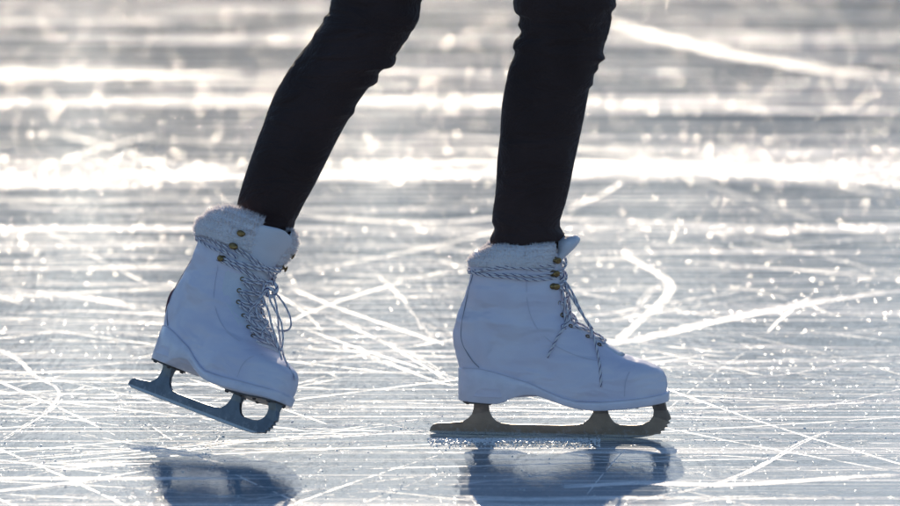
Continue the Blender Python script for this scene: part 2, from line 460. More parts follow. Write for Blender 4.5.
    for i in range(46):
        f = i / 45; w_ = 84 + (K['tongue_top'] - 84) * f; half = tw * (0.72 + .28 * f) * (1.0 if f < .9 else math.sqrt(max(0.02, 1 - ((f - .9) / .1) ** 2.0)))
        lean = K['tongue_lean'](f); sec = []
        wq = min(w_, 190)
        for k in range(13):
            v = half * (k / 6 - 1); p = ringv(wq, v * .98, 1.1 + 1.4 * (1 - (k / 6 - 1) ** 4)); p.y = v; p.z = w_ ; p.x += lean
            if f > .8: p.x += K.get('flap_round', 0) * (f - .8) * (1 - (k / 6 - 1) ** 2)
            sec.append(p)
        for k in range(12, -1, -1):
            q = sec[k].copy(); q.x -= K['tongue_t'] * (0.6 + .4 * math.sin(math.pi * min(1, f * 1.1))) + (K['tip'](f) if 'tip' in K else 0); sec.append(q)
        rr.append(sec)
    V, F = loft(rr)
    add('tongue', V, F, M['tongue'])
    # --- hooks and eyelets
    hooks = {}
    for side in (1, -1):
        for (w_, v) in K['hooks']:
            ubf = ringv(w_, side * v, K['hook_off'](w_) if 'hook_off' in K else 0.0)
            ho = K['hook_off'](w_) if 'hook_off' in K else 0.0; p1 = ringv(w_, side * (v + 2), ho); p2 = ringv(w_ + 2, side * v, ho)
            a = (p1 - ubf); b = (p2 - ubf); nrm = a.cross(b).normalized()
            if nrm.dot(ubf - Vector((u_back(w_) * .5 + u_front(w_) * .5, 0, w_))) < 0: nrm = -nrm
            tx = Vector((0, 0, 1)).cross(nrm).normalized(); tz = nrm.cross(tx)
            hooks[(side, w_)] = (ubf, nrm)
            # a domed rivet base and a bent tab
            rs = []
            for (r_, h) in ((3.9, 0.0), (3.9, 0.8), (3.3, 1.4), (2.0, 1.9), (1.5, 4.0), (3.6, 4.4), (3.9, 5.0), (3.4, 5.6), (1.8, 5.9)):
                rs.append([ubf + nrm * h + (tx * math.cos(k * math.pi / 8) * r_ * 1.12 + tz * math.sin(k * math.pi / 8) * r_ * 0.85) + (tx * (-0.6 if h > 3 else 0)) for k in range(16)])
            V, F = loft(rs); add('hook', V, F, M['bronze'])
        for (w_, v) in K['eyelets']:
            p = ringv(w_, side * v); p2 = ringv(w_ + 1.5, side * v); p1 = ringv(w_, side * (v + 1.5))
            nrm = (p1 - p).cross(p2 - p).normalized()
            if nrm.dot(Vector((0.4, side * .6, 1))) < 0: nrm = -nrm
            tx = nrm.orthogonal().normalized(); tz = nrm.cross(tx); pp = []
            for k in range(13): pp.append(p + nrm * 0.5 + (tx * math.cos(k * math.pi / 6) + tz * math.sin(k * math.pi / 6)) * 1.9)
            V, F, U = tube(pp, .6, 6); add('eyelet', V, F, M['bronze'])
    K['_fn'] = (ring, ringv, add, upper)
    return root

def place(root, M3, T):
    root.matrix_world = Matrix.Translation(T) @ M3.to_4x4()
def frame(f, u):
    f = Vector(f).normalized(); u = Vector(u); u = (u - f * u.dot(f)).normalized()
    l = u.cross(f)                        # local +y
    m = Matrix((f, l, u)).transposed(); return m

# standing skate: local +y must point to the camera (world -Y), so forward x up gives it
def skate_frame(fx, ux):
    f = Vector(fx).normalized(); u = Vector(ux); u = (u - f * u.dot(f)).normalized()
    l = f.cross(u) ; # for f=+X,u=+Z this is -Y : towards the camera
    return f, l, u
def build_lace_obj(name, K, paths, radius=1.9, parent=None):
    its = [tube(smooth_path(p, 1.0), radius, 8, 0.8) for p in paths]
    V, F, U = merge(its); add = K['_fn'][2]
    return add(name, V, F, M['lace'], parent if parent else K['_root'], U=U)

f1, l1, u1 = skate_frame((math.cos(R(YAW)), -math.sin(R(YAW)), 0), (0, 0, 1))
f2, l2, u2 = skate_frame((.62, -.78, -.10), (.385, .15, .915))
def setmat(root, f, l, u, T):
    # mirrored frame: meshes are built with y = +camera side, so use the reflection-free basis by flipping y below
    m = Matrix(((f.x, l.x, u.x, T.x), (f.y, l.y, u.y, T.y), (f.z, l.z, u.z, T.z), (0, 0, 0, 1)))
    root.matrix_world = m
T1 = Vector((X0, 0, 0.0))
def solver(f, l, u, T):
    """photo pixel + lateral v (px) -> local (u,v,w) px"""
    def g(x, y, v):
        a, b = 0.0, 100.0
        def F_(a, b): return project(T + (f * a + l * v + u * b) * S)
        for _ in range(12):
            p = F_(a, b); pa = F_(a + 1, b); pb = F_(a, b + 1)
            J = np.array([[pa[0] - p[0], pb[0] - p[0]], [pa[1] - p[1], pb[1] - p[1]]])
            d = np.linalg.solve(J, np.array([x - p[0], y - p[1]])); a += d[0]; b += d[1]
        return Vector((a, v, b))
    return g

# ---------------- skate standing on the ice
K1 = dict(seed=(3.1, 0.2, 5.5), steel='steel', puff=3.0, collar_top=196, collar_bot=172, strands=4200, furlen=2.8, topw=1.0,
          collar_wave=lambda ph: 0.6 * math.sin(2 * ph) - 10 * max(0, -math.cos(ph)) ** 4, collar_open=30,
          tongue_w=15, tongue_top=203, tongue_t=3.5, tongue_lean=lambda f: float(np.interp(f, [0, .79, .85, .90, .95, .985, 1], [-1.5, -1.5, 5, 11, 15, 14, 11])), tip=lambda f: float(np.interp(f, [0, .80, .86, .91, .96, 1], [0, 0, 5, 11, 15, 11])), flap_round=0,
          hooks=[(loc(543, y)[1], 17.5) for y in (258, 271.5, 284.5)],
          eyelets=[(w_, 12.5) for w_ in (136, 124, 113, 103, 95)])
rootA = make_skate('ice_skate', K1); K1['_root'] = rootA
ring, ringv, addA, upA = K1['_fn']
gA = solver(f1, l1, u1, T1)
def ring_wrap(ring, pts, off):
    """pts: list of (w, phi_deg)"""
    return [ring(w_, R(ph), off) for (w_, ph) in pts]
H = K1['hooks']
def side_pt(ring_, x, y, off, side=1, conv=loc):
    u, w_ = conv(x, y); best = None
    for k in range(0, 181, 2):
        p = ring_(w_, R(k) * side, off)
        if best is None or abs(p.x - u) < best[0]: best = (abs(p.x - u), k)
    return ring_(w_, R(best[1]) * side, off)
def wrapA(p_list, off=2.2):
    return [side_pt(ring, x, y, off) for (x, y) in p_list]
rearA = ring(loc(471, 271)[1], R(180), 2.3)
b1 = wrapA([(556,266.5),(543,267.5),(530,265),(515,264.5),(500,265.5),(486,267.5),(475,270)]) + [rearA]
b2 = wrapA([(557,263),(545,263.5),(528,262),(510,262.5),(494,264.5),(480,268)], 1.6) + [ring(loc(471, 268)[1], R(180), 2.0)]
b3 = wrapA([(558,276.5),(545,277),(530,276.5),(512,274),(496,273),(482,271.5),(474,270.5)]) + [ring(loc(471, 270)[1], R(180), 2.8)]
b4 = wrapA([(556,271),(545,273),(531,272.8),(512,271),(496,271),(480,271)], 1.5) + [ring(loc(471, 273)[1], R(180), 2.0)]
# continue each wrap round the far side
def far(path, w0):
    rear = path[-1]; outp = list(path)
    for k in range(165, 15, -15): outp.append(ring(w0, -R(k), 2.0))
    return outp
w26 = loc(520, 267)[1]; w27 = loc(520, 274)[1]
paths = [far(b1, w26), far(b3, w27), b2, b4]
# criss-cross over the front between hooks and eyelets
rows = [(loc(543, 258)[1], 17.5), (loc(543, 271.5)[1], 17.5), (loc(543, 284.5)[1], 17.5)] + K1['eyelets']
for i in range(len(rows) - 1):
    for sgn in (1, -1):
        a, b = rows[i], rows[i + 1]; pp = []
        for t in np.linspace(-1, 1, 9):
            w_ = a[0] + (b[0] - a[0]) * (t + 1) / 2; v = sgn * (-(a[1]) if t < 0 else b[1]) * abs(t)
            pp.append(ringv(w_, v, 2.6 + 1.5 * (1 - t * t) + (0.8 if sgn > 0 else 0)))
        paths.append(pp)
bundle = build_lace_obj('lace', K1, paths, 1.35)
# knot, loops and hanging ends, free in space
fr_v = 5
loops = [
  [gA(x, y, v) for (x, y, v) in ((558,279,5),(563,283,7),(569,293,9),(577,306,11),(584,317,12),(591,327,13),(592.5,329,13),(588,324,12),(581,311,11),(574,296,10),(567,284,8),(560,277,6))],
  [gA(x, y, v) for (x, y, v) in ((559,278,2),(564,284,1),(568,294,1),(569.5,306,2),(571,318,4),(572,324,5),(569,327,6),(566.5,322,5),(566,312,4),(564,298,3),(560,284,3))],
  [gA(x, y, v) for (x, y, v) in ((558,280,4),(562,290,9),(566,306,13),(569,320,16),(562,330,24),(557,338,27),(553,346,30),(549,354,32),(547.5,358,33))],
  [gA(x, y, v) for (x, y, v) in ((590,326,13),(592,333,16),(595,342,19),(597.5,353,24),(599.5,364,30),(600.5,375,34),(601.2,387,36.5))],
  [gA(x, y, v) for (x, y, v) in ((560,300,8),(563,310,12),(566,322,15),(562,326,20),(565,329,18),(570,327,12))],
]
build_lace_obj('bow', K1, loops, 1.45, bundle)
kn = [gA(x, y, v) for (x, y, v) in ((556,273,2),(560,271,7),(563,276,9),(560,282,7),(556,280,3),(559,276,1),(563,279,4))]
build_lace_obj('knot', K1, [kn], 1.9, bundle)
setmat(rootA, f1, l1, u1, T1)
rootA['label'] = 'white figure skate with its brown-grey blade standing flat on the ice'
rootA['category'] = 'ice skate'; rootA['group'] = "figure skates on the skater's feet"

# ---------------- lifted skate
K2 = dict(seed=(8.3, 4.2, 1.5), steel='steel_blue_reflect', puff=6.5, collar_top=201, collar_bot=166, strands=9000, furlen=4.4, topw=1.22, nseam=3,
          collar_wave=lambda ph: 3 - 24 * max(0, -math.cos(ph)) ** 1.3, collar_open=24, hook_off=lambda w_: 3.8 if w_ > 160 else .5,
          tongue_w=29, tongue_top=200, tongue_t=5.5, tongue_lean=lambda f: -2.0 + 6 * max(0, (f - .7) / .3), flap_round=10,
          hooks=[(w_, 30) for w_ in (182, 167, 152)],
          eyelets=[(w_, 15.5) for w_ in (140, 128, 117, 106, 97, 90)])
rootB = make_skate('ice_skate', K2); K2['_root'] = rootB
ringB, ringvB, addB, upB = K2['_fn']
# place: toe of the runner at photo pixel (262,433), 99 px nearer than the other skate
toe_local = (loc(655, 434.6)[0], 0, loc(655, 434.6)[1])
toeW = onplane(262, 433.0, -99 * S)
T2 = toeW - (f2 * toe_local[0] + u2 * toe_local[2]) * S
gB = solver(f2, l2, u2, T2)
paths = []
for (w0, w1, off) in ((168, 172, 3.0), (163, 170, 2.6), (158, 166, 2.6), (155, 163, 2.2)):
    pp = []
    for k in range(-35, -325, -10):
        t = (-35 - k) / 290; w_ = w0 + (w1 - w0) * math.sin(math.pi * t) + 1.2 * math.sin(k * .09 + w0)
        pp.append(ringB(w_, R(k), off))
    paths.append(pp)
rows = K2['hooks'] + K2['eyelets']
for rep in range(2):
    for i in range(1, len(rows) - 1):
        for sgn in (1, -1):
            a, b = rows[i], rows[i + 1]; pp = []
            for t in np.linspace(-1, 1, 9):
                w_ = a[0] + (b[0] - a[0]) * (t + 1) / 2 - rep * 3.2; v = sgn * (-(a[1]) if t < 0 else b[1]) * abs(t)
                pp.append(ringvB(w_, v, 2.8 + 1.6 * (1 - t * t) + (0.9 if sgn > 0 else 0) + rep * .5))
            paths.append(pp)
lb = build_lace_obj('lace', K2, paths, 1.2)
loops = [
  [gB(x, y, v) for (x, y, v) in ((272,290,6),(278,296,2),(284,304,-3),(289,314,-6),(291,322,-8),(290,328,-8),(285,331,-5),(279,330,0),(277,326,3))],
  [gB(x, y, v) for (x, y, v) in ((272,292,10),(276,304,8),(278,318,6),(279,332,5),(281,345,3),(284,357,1),(288,366,-2),(292,373,-4),(296,380,-6))],
  [gB(x, y, v) for (x, y, v) in ((268,288,14),(270,300,16),(276,312,12),(281,322,6),(283,338,4),(281,350,6),(277,342,10),(272,326,14),(268,310,18),(262,298,20))],
  [gB(x, y, v) for (x, y, v) in ((266,292,18),(258,300,22),(250,312,26),(252,322,26),(262,328,22),(272,336,14),(278,348,8),(282,360,4))],
  [gB(x, y, v) for (x, y, v) in ((264,284,20),(262,296,22),(256,308,26),(262,318,24),(268,322,20),(262,334,22),(270,344,16))],
]
build_lace_obj('bow', K2, loops, 1.2, lb)
kn = [gB(x, y, v) for (x, y, v) in ((266,284,12),(272,282,8),(277,288,6),(273,296,9),(266,294,14),(268,288,16),(275,291,10))]
build_lace_obj('knot', K2, [kn], 2.1, lb)
# pull loop at the back of the boot
pp = [gB(x, y, 10) for (x, y) in ((176,290),(172.5,294),(169.5,302),(168,311),(168.5,319),(172,324))]
V, F, U = tube(smooth_path(pp, 2), 1.3, 8, 2.0); addB('heel_tab', V, F, M['maroon'])
setmat(rootB, f2, l2, u2, T2)
rootB['label'] = 'white figure skate lifted off the ice in mid-stride, toe pointing down, with fluffy fur collar'
rootB['category'] = 'ice skate'; rootB['group'] = "figure skates on the skater's feet"

# ------------------------------------------------------------------ the skater
person = bpy.data.objects.new('person', None); C.objects.link(person); person.empty_display_size = .1
person['label'] = 'person in tight black trousers skating, seen from the knees down'; person['category'] = 'person'
R_left = [(513,0),(514,9),(515.5,13),(520.2,16),(519.5,20),(517.6,24),(519,28),(521,32),(519,36),(515.5,39),(513,44),(512.8,48),(515,52),(513.5,57),(509.5,66),(507,77),(504,92),(502,103),(500.8,118),(500,133.6),(498.6,147),(497.3,159),(496.6,172),(496,185),(495,196),(493.4,206),(492,216),(491.6,222),(493.6,227),(494,230),(491.8,234),(489.8,238.5),(490,242),(492,246),(492,262)]
R_right = [(614,0),(616.7,4),(615.5,8),(612.5,12),(611.5,20),(609.2,31),(606,42),(603,51),(604,55),(605.6,58),(602,61),(598.2,63.6),(598.6,68),(597,71),(594.2,74),(593.2,80),(593.4,84),(589.4,88),(588,96),(585.9,108),(583.4,121),(580.8,133.6),(577.4,149),(574,164.4),(571,180),(567.9,195),(565.2,205),(562.4,213),(560.4,220),(560,226),(562.6,231),(565.4,235),(564,240),(560,244),(556,252),(556,262)]
L_left = [(331,0),(330,6),(328.6,12),(324,17),(323.2,22),(319,27),(314.8,32),(312,37),(310,41),(303,50),(296,58.6),(290.6,66.4),(285,75.5),(279.3,85),(275.4,92),(272,99.6),(267.2,112),(262.7,125.7),(257.6,138.5),(253,151.7),(248,166),(243.4,180),(240.5,190),(238,199),(237,206),(240,213),(244,222),(246,240)]
L_right = [(421.8,0),(420.4,12),(418.6,20),(414.6,28),(409.7,36),(403.6,44.5),(398,52),(396,55),(396.2,59),(395.2,64),(391.8,67.3),(386,67.4),(382,70),(378.4,73.5),(378.6,77),(377.6,82),(374,85),(369.6,86.4),(366,91),(361,98),(356.8,104),(355,108),(354.8,112.5),(352,115.5),(348.8,119),(343.6,128),(338.5,137.5),(332.6,149),(326.7,161),(320.8,173),(314.8,185),(310,193.5),(305,202),(300,212),(295.4,221),(294.4,226),(293.2,231),(284,238),(280,244)]
def legrings(Lp, Rp, Ycen, y_from, y_to, step=1.0, dfac=0.92):
    fl = interp([p[1] for p in Lp], [p[0] for p in Lp]); fr_ = interp([p[1] for p in Rp], [p[0] for p in Rp]); rings = []
    y = y_from
    while y >= y_to:
        Y = Ycen(y); a = onplane(fl(y), y, Y); b = onplane(fr_(y), y, Y); c = (a + b) / 2; hx = (b.x - a.x) / 2
        # smoothed radius gives the depth
        ys = [y - 12, y - 6, y, y + 6, y + 12]; hd = sum((fr_(q) - fl(q)) for q in ys) / 5 / 2 * S * dfac
        rr = []
        for k in range(48):
            an = 2 * math.pi * k / 48; cc, ss = math.cos(an), math.sin(an)
            wob = 1 + 0.018 * noise.noise(Vector((cc * 1.5, ss * 1.5, y * .05 + 3)))
            zone = max(0, 1 - y / 105) + .7 * max(0, 1 - abs(y - 232) / 22) + .12
            fold = noise.noise(Vector((cc * 1.1 + y * .012, ss * 1.1, y * .115 + Ycen(0) * 50))); fold = (1 - abs(fold) * 2.6) * zone * .0024 - .0012 * zone
            rr.append(Vector((c.x + (hx + fold * (.4 + .6 * abs(ss))) * cc, c.y - (hd * wob + fold) * ss, c.z)))
        rings.append(rr); y -= step
    return rings
colB = T2 + (f2 * (-38) + u2 * 195) * S       # centre of lifted collar
colA = T1 + (f1 * (-30) + u1 * 190) * S
YA = lambda y: colA.y + (y - 240) * 0.0001
def YB(y):  # from collar to knee, knee a little nearer the hip line
    return colB.y + (235 - y) * 0.00018
LA = legrings(R_left, R_right, YA, 262, 2)
LBr = legrings(L_left, L_right, YB, 244, 2)
# thighs up to the hips, out of the frame
def ellip(c, rx, ry, n=48, tilt=0):
    return [Vector((c[0] + rx * math.cos(2 * math.pi * k / n), c[1] - ry * math.sin(2 * math.pi * k / n), c[2] + tilt * math.cos(2 * math.pi * k / n))) for k in range(n)]
def extend(rings, stations):
    last = rings[-1]; c0 = sum(last, Vector()) / len(last); rx = (last[0] - last[24]).length / 2; ry = (last[12] - last[36]).length / 2
    P = [(c0, rx, ry)] + stations; outr = list(rings)
    for i in range(len(P) - 1):
        for k in range(1, 7):
            t = k / 6; c = Vector(P[i][0]).lerp(Vector(P[i + 1][0]), t)
            outr.append(ellip(c, P[i][1] * (1 - t) + P[i + 1][1] * t, P[i][2] * (1 - t) + P[i + 1][2] * t))
    return outr
zK = LA[-1][0].z
xA = sum(LA[-1], Vector()).x / 48; xB = sum(LBr[-1], Vector()).x / 48
hipx = xA + 0.0
LA = extend(LA, [(Vector((xA + .015, YA(0), zK + .12)), .068, .068), (Vector((xA + .01, YA(0) - .0, zK + .28)), .082, .08), (Vector((xA - .02, YA(0) - .03, zK + .42)), .092, .088), (Vector((xA - .03, YA(0) - .05, zK + .50)), .085, .08)])
LBr = extend(LBr, [(Vector((xB + .055, YB(0) + .01, zK + .12)), .074, .068), (Vector((xB + .11, YB(0) + .02, zK + .28)), .086, .082), (Vector((xA - .06, YB(0) + .04, zK + .42)), .092, .088), (Vector((xA - .04, YB(0) + .04, zK + .50)), .085, .08)])
cA = sum(LA[-1], Vector()) / 48; cB = sum(LBr[-1], Vector()) / 48; ch = (cA + cB) / 2
pel = [ellip((ch.x - .01, ch.y, zK + z), rx, ry) for (z, rx, ry) in ((.37, .075, .08), (.42, .105, .14), (.48, .115, .165), (.55, .11, .16), (.62, .10, .14), (.66, .092, .13))]
items = [loft(LA), loft(LBr), loft(pel)]
V, F, _ = merge([(a, b) for a, b in items])
tr = link('trousers', mesh('trousers', V, F), M['cloth'], person)
rm = tr.modifiers.new('remesh', 'REMESH'); rm.mode = 'VOXEL'; rm.voxel_size = 0.0017; rm.use_smooth_shade = True
sm = tr.modifiers.new('smooth', 'SMOOTH'); sm.iterations = 1; sm.factor = 0.5
person.location = (0, 0, 0)
# dark cuff hem showing at the lifted ankle
# ------------------------------------------------------------------ ice
def snow_bsdf(t, nrm, gw=0.075, trn=0.0):
    d = t.n('ShaderNodeBsdfDiffuse', {'Color': (0.84, 0.88, 0.92), 'Normal': nrm})
    g_ = t.n('ShaderNodeBsdfGlossy', {'Color': (1, 1, 1), 'Roughness': 0.55, 'Normal': nrm}, distribution='BECKMANN')
    tl = t.n('ShaderNodeBsdfTranslucent', {'Color': (0.84, 0.88, 0.92)})
    d = t.n('ShaderNodeMixShader', {0: trn, 1: d.outputs[0], 2: tl.outputs[0]}) if trn else d
    return t.n('ShaderNodeMixShader', {0: gw, 1: d.outputs[0], 2: g_.outputs[0]}).outputs[0]
def ice_mat():
    t = NT('ice_surface'); g = t.n('ShaderNodeNewGeometry').outputs['Position']
    tc = g
    snow = None
    # drifts and worn bands: broad isotropic noise (foreshortening stretches it into bands)
    n0 = t.noise(t.mapping(tc, scale=(0.3, 1.1, 1)), 2.2, 6, 0.6, 0.5).outputs[0]
    n1 = t.noise(t.mapping(tc, scale=(0.8, 1.6, 1)), 6.0, 4, 0.6).outputs[0]
    # bright glare bands painted across the rink as extra frost (world Y centres in m, half width, strength)
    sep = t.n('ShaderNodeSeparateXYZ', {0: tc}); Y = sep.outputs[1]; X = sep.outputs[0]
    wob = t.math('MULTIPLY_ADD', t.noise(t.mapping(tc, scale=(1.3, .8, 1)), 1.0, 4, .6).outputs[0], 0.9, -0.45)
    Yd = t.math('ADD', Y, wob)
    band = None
    for (pa, pb, st_) in GLARE_BANDS:
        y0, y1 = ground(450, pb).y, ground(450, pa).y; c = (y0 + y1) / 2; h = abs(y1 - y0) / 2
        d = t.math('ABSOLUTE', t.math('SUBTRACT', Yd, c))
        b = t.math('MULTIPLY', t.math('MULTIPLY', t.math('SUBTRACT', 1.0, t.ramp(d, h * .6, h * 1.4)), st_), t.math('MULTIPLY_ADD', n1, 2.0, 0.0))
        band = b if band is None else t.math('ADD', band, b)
    # fine scratches in many directions
    scr = None
    for i, (ang, fr_, wd, th_) in enumerate(((5, 45, .30, .645), (-11, 60, .35, .64), (14, 38, .3, .63), (-24, 52, .4, .64), (31, 44, .4, .645), (58, 40, .5, .655), (-52, 46, .5, .655), (84, 36, .5, .66), (9, 150, .5, .61))):
        m = t.mapping(tc, loc=(i * 3.7, i * 1.9, 0), rot=(0, 0, R(ang)), scale=(wd, fr_, 1))
        nn = t.noise(m, 1.0, 2, 0.6, 0.15).outputs[0]
        s_ = t.ramp(nn, th_, th_ + 0.06)
        scr = s_ if scr is None else t.math('MAXIMUM', scr, s_)
    grain = t.noise(tc, 420, 3, 0.7).outputs[0]
    speck = t.ramp(t.noise(tc, 160, 4, 0.7).outputs[0], 0.56, 0.68)
    base = t.math('ADD', t.math('MULTIPLY_ADD', n0, 2.2, -1.05), t.math('MULTIPLY_ADD', n1, 1.1, -0.5))
    n3 = t.noise(t.mapping(tc, scale=(.35, 7.0, 1)), 1.0, 6, .7, .6).outputs[0]
    base = t.math('ADD', base, t.math('MULTIPLY_ADD', n3, 4.6, -2.85))
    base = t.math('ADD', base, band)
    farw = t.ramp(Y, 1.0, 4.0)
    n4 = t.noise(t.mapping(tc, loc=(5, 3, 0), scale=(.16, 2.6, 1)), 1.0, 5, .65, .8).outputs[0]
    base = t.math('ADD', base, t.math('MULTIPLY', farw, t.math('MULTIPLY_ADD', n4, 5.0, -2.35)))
    gm = t.math('MULTIPLY_ADD', grain, 1.6, -0.8)
    snow = t.math('ADD', base, gm)
    snow = t.math('MULTIPLY', t.ramp(snow, -0.1, 0.9), 0.85)
    snow = t.math('MAXIMUM', snow, t.math('MULTIPLY', scr, t.ramp(grain, 0.25, 0.5)))
    snow = t.math('MAXIMUM', snow, t.math('MULTIPLY', speck, 0.35))
    # clear wet ice
    bh = t.math('ADD', t.math('MULTIPLY', t.noise(t.mapping(tc, scale=(3.2, .8, 1)), 22, 3).outputs[0], 0.75), t.math('MULTIPLY', t.noise(tc, 170, 4, 0.65).outputs[0], 0.13))
    nb = t.bump(bh, 0.0012, 1.0)
    fres = t.n('ShaderNodeFresnel', {'IOR': 1.31, 'Normal': nb}).outputs[0]
    idf = t.n('ShaderNodeBsdfDiffuse', {'Color': ICE_COL})
    igl = t.n('ShaderNodeBsdfGlossy', {'Color': (1, 1, 1), 'Roughness': t.math('MULTIPLY_ADD', n1, 0.04, 0.07), 'Normal': nb}, distribution='BECKMANN')
    ice = t.n('ShaderNodeMixShader', {0: t.math('MULTIPLY', fres, 0.72), 1: idf.outputs[0], 2: igl.outputs[0]})
    sn_h = t.math('ADD', t.noise(tc, 320, 4, 0.75).outputs[0], t.math('MULTIPLY', snow, .6))
    sb_ = t.bump(sn_h, 0.0011, 1.0)
    snw = snow_bsdf(t, sb_)
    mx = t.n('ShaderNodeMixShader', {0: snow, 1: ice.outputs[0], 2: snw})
    # loose crystals: tiny tilted facets that flash
    def glints(scale, thr, wgt, amp, prev, mask):
        vo = t.n('ShaderNodeTexVoronoi', {'Vector': tc, 'Scale': scale}, feature='F1')
        vc = t.n('ShaderNodeVectorMath', {0: vo.outputs['Color'], 1: (0.5, 0.5, 0.5)}, operation='SUBTRACT').outputs[0]
        vs_ = t.n('ShaderNodeVectorMath', {0: vc, 1: (amp[0], amp[1], 0.0)}, operation='MULTIPLY').outputs[0]
        fc = t.n('ShaderNodeVectorMath', {0: vs_, 1: (0, 0, 1)}, operation='ADD').outputs[0]
        fc = t.n('ShaderNodeVectorMath', {0: fc}, operation='NORMALIZE').outputs[0]
        gl = t.n('ShaderNodeBsdfGlossy', {'Color': (1, 1, 1), 'Roughness': 0.2, 'Normal': fc}, distribution='BECKMANN')
        sp = t.math('MULTIPLY', t.math('GREATER_THAN', t.n('ShaderNodeSeparateXYZ', {0: vo.outputs['Color']}).outputs[2], thr), wgt)
        sp = t.math('MULTIPLY', sp, t.math('LESS_THAN', vo.outputs['Distance'], 0.36))
        sp = t.math('MULTIPLY', sp, mask)
        return t.n('ShaderNodeMixShader', {0: sp, 1: prev, 2: gl.outputs[0]}).outputs[0]
    farm = t.ramp(Y, 0.9, 3.6)
    clump = t.ramp(n4, 0.42, 0.58)
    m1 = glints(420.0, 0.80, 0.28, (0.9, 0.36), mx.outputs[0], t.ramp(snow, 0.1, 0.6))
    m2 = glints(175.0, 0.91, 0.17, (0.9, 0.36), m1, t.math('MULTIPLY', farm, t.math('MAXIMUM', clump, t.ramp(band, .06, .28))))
    mx2 = m2.node
    t.t.links.new(mx2.outputs[0], t.out.inputs[0]); return t.m
ICE_COL = (0.185, 0.245, 0.295)
GLARE_BANDS = [(154, 184, .66), (225, 238, .8), (30, 40, .6), (72, 80, .6), (108, 116, .35)]
M['ice'] = ice_mat()
bm = bmesh.new(); bmesh.ops.create_grid(bm, x_segments=8, y_segments=8, size=400)
me = bpy.data.meshes.new('ice_rink'); bm.to_mesh(me); bm.free()
ice = link('ice_rink', me, M['ice'], smooth=False); ice['kind'] = 'structure'
ice['label'] = 'scratched white and blue-grey ice of the rink'

# skate marks: low ridges of scraped snow with ragged edges
def powder():
    t = NT('scraped_snow'); tc = t.n('ShaderNodeTexCoord').outputs['Object']
    sh = snow_bsdf(t, t.bump(t.noise(tc, 330, 4, .75).outputs[0], 0.0016, 1.0), 0.26)
    t.t.links.new(sh, t.out.inputs[0]); return t.m
M['powder'] = powder()
marks = [  # (pixel path on the ground, half width mm, density)
 ([(-10,446),(0,442),(25,427),(47,412),(60,396),(55,386),(37,378),(20,362),(0,350),(-15,344)], 9, .9),
 ([(-10,463),(37,458),(100,453),(162,448),(230,442),(330,437),(430,430)], 11, .9),
 ([(50,470),(100,465),(155,463)], 15, .9), ([(-10,492),(60,484),(110,477),(150,471)], 13, .7),
 ([(-10,502),(60,496),(120,490),(170,482)], 8, .6), ([(205,456),(215,444),(222,432),(224,424)], 5, .8),
 ([(-10,287),(80,297),(165,314)], 14, .8), ([(-10,314),(70,311),(170,315),(300,322)], 14, .6), ([(-10,338),(120,336),(300,341),(460,344)], 7, .6),
 ([(285,286),(340,308),(400,329),(452,346)], 10, .9), ([(362,262),(380,278),(396,292),(412,312),(425,330),(448,346)], 9, .8),
 ([(290,301),(350,326),(400,350),(455,385)], 9, .9), ([(288,336),(350,350),(400,368),(455,388)], 8, .8),
 ([(270,345),(330,358),(400,372),(440,380)], 5, .7), ([(300,372),(350,368),(440,358)], 5, .6),
 ([(-10,372),(80,366),(160,360)], 8, .6), ([(-10,400),(60,398),(140,402),(300,410),(430,414)], 6, .6),
 ([(0,420),(100,424),(240,428),(420,424)], 6, .6), ([(300,395),(380,385),(450,382)], 6, .6),
 ([(290,432),(350,425),(425,420)], 5, .7), ([(300,446),(420,440),(520,447)], 5, .6),
 ([(355,506),(420,480),(450,470)], 5, .7),
 ([(622,250),(632,258),(648,268),(664,277),(671,287),(664,300),(648,315),(630,330),(612,348)], 11, .95),
 ([(668,277),(655,287),(640,305),(625,325)], 7, .7),
 ([(575,350),(650,337),(720,321),(800,306),(850,297),(900,291),(915,289)], 17, .9), ([(660,330),(740,314),(800,302),(852,295)], 11, .8),
 ([(700,303),(800,308),(915,311)], 8, .7), ([(590,342),(700,343),(800,346),(915,351)], 8, .85),
 ([(640,375),(720,379),(790,374),(850,363),(915,356)], 7, .85), ([(600,365),(700,362),(800,361),(915,361)], 7, .9),
 ([(670,407),(730,397),(800,386),(860,375),(915,366)], 8, .95), ([(668,415),(760,410),(840,403),(915,396)], 11, .8),
 ([(610,506),(650,497),(700,487),(740,474),(775,458),(800,443),(825,433),(860,427),(915,423)], 9, .95),
 ([(560,487),(640,483),(720,485),(800,481),(860,477),(915,475)], 15, .9),
 ([(668,428),(740,435),(800,443),(860,452),(915,463)], 4, .9), ([(660,440),(760,441),(915,438)], 4, .7),
 ([(440,497),(520,500),(600,498),(700,499),(915,497)], 12, .8), ([(650,458),(720,456),(800,462)], 7, .7), ([(680,390),(760,382),(880,388),(915,392)], 4, .7),
 ([(590,20),(640,33),(700,48),(780,63),(840,72),(920,80)], 46, .36), ([(-20,72),(100,76),(250,74)], 40, .5), ([(560,160),(700,170),(915,182)], 40, .6),
 ([(290,215),(420,222),(560,218),(915,235)], 18, .6), ([(600,245),(760,250),(915,262)], 12, .7), ([(700,262),(820,272),(915,281)], 12, .7),
 ([(-10,205),(100,212),(220,208)], 14, .6), ([(-10,262),(90,256),(200,258)], 12, .7), ([(300,254),(460,262)], 10, .7),
]
V, F = [], []
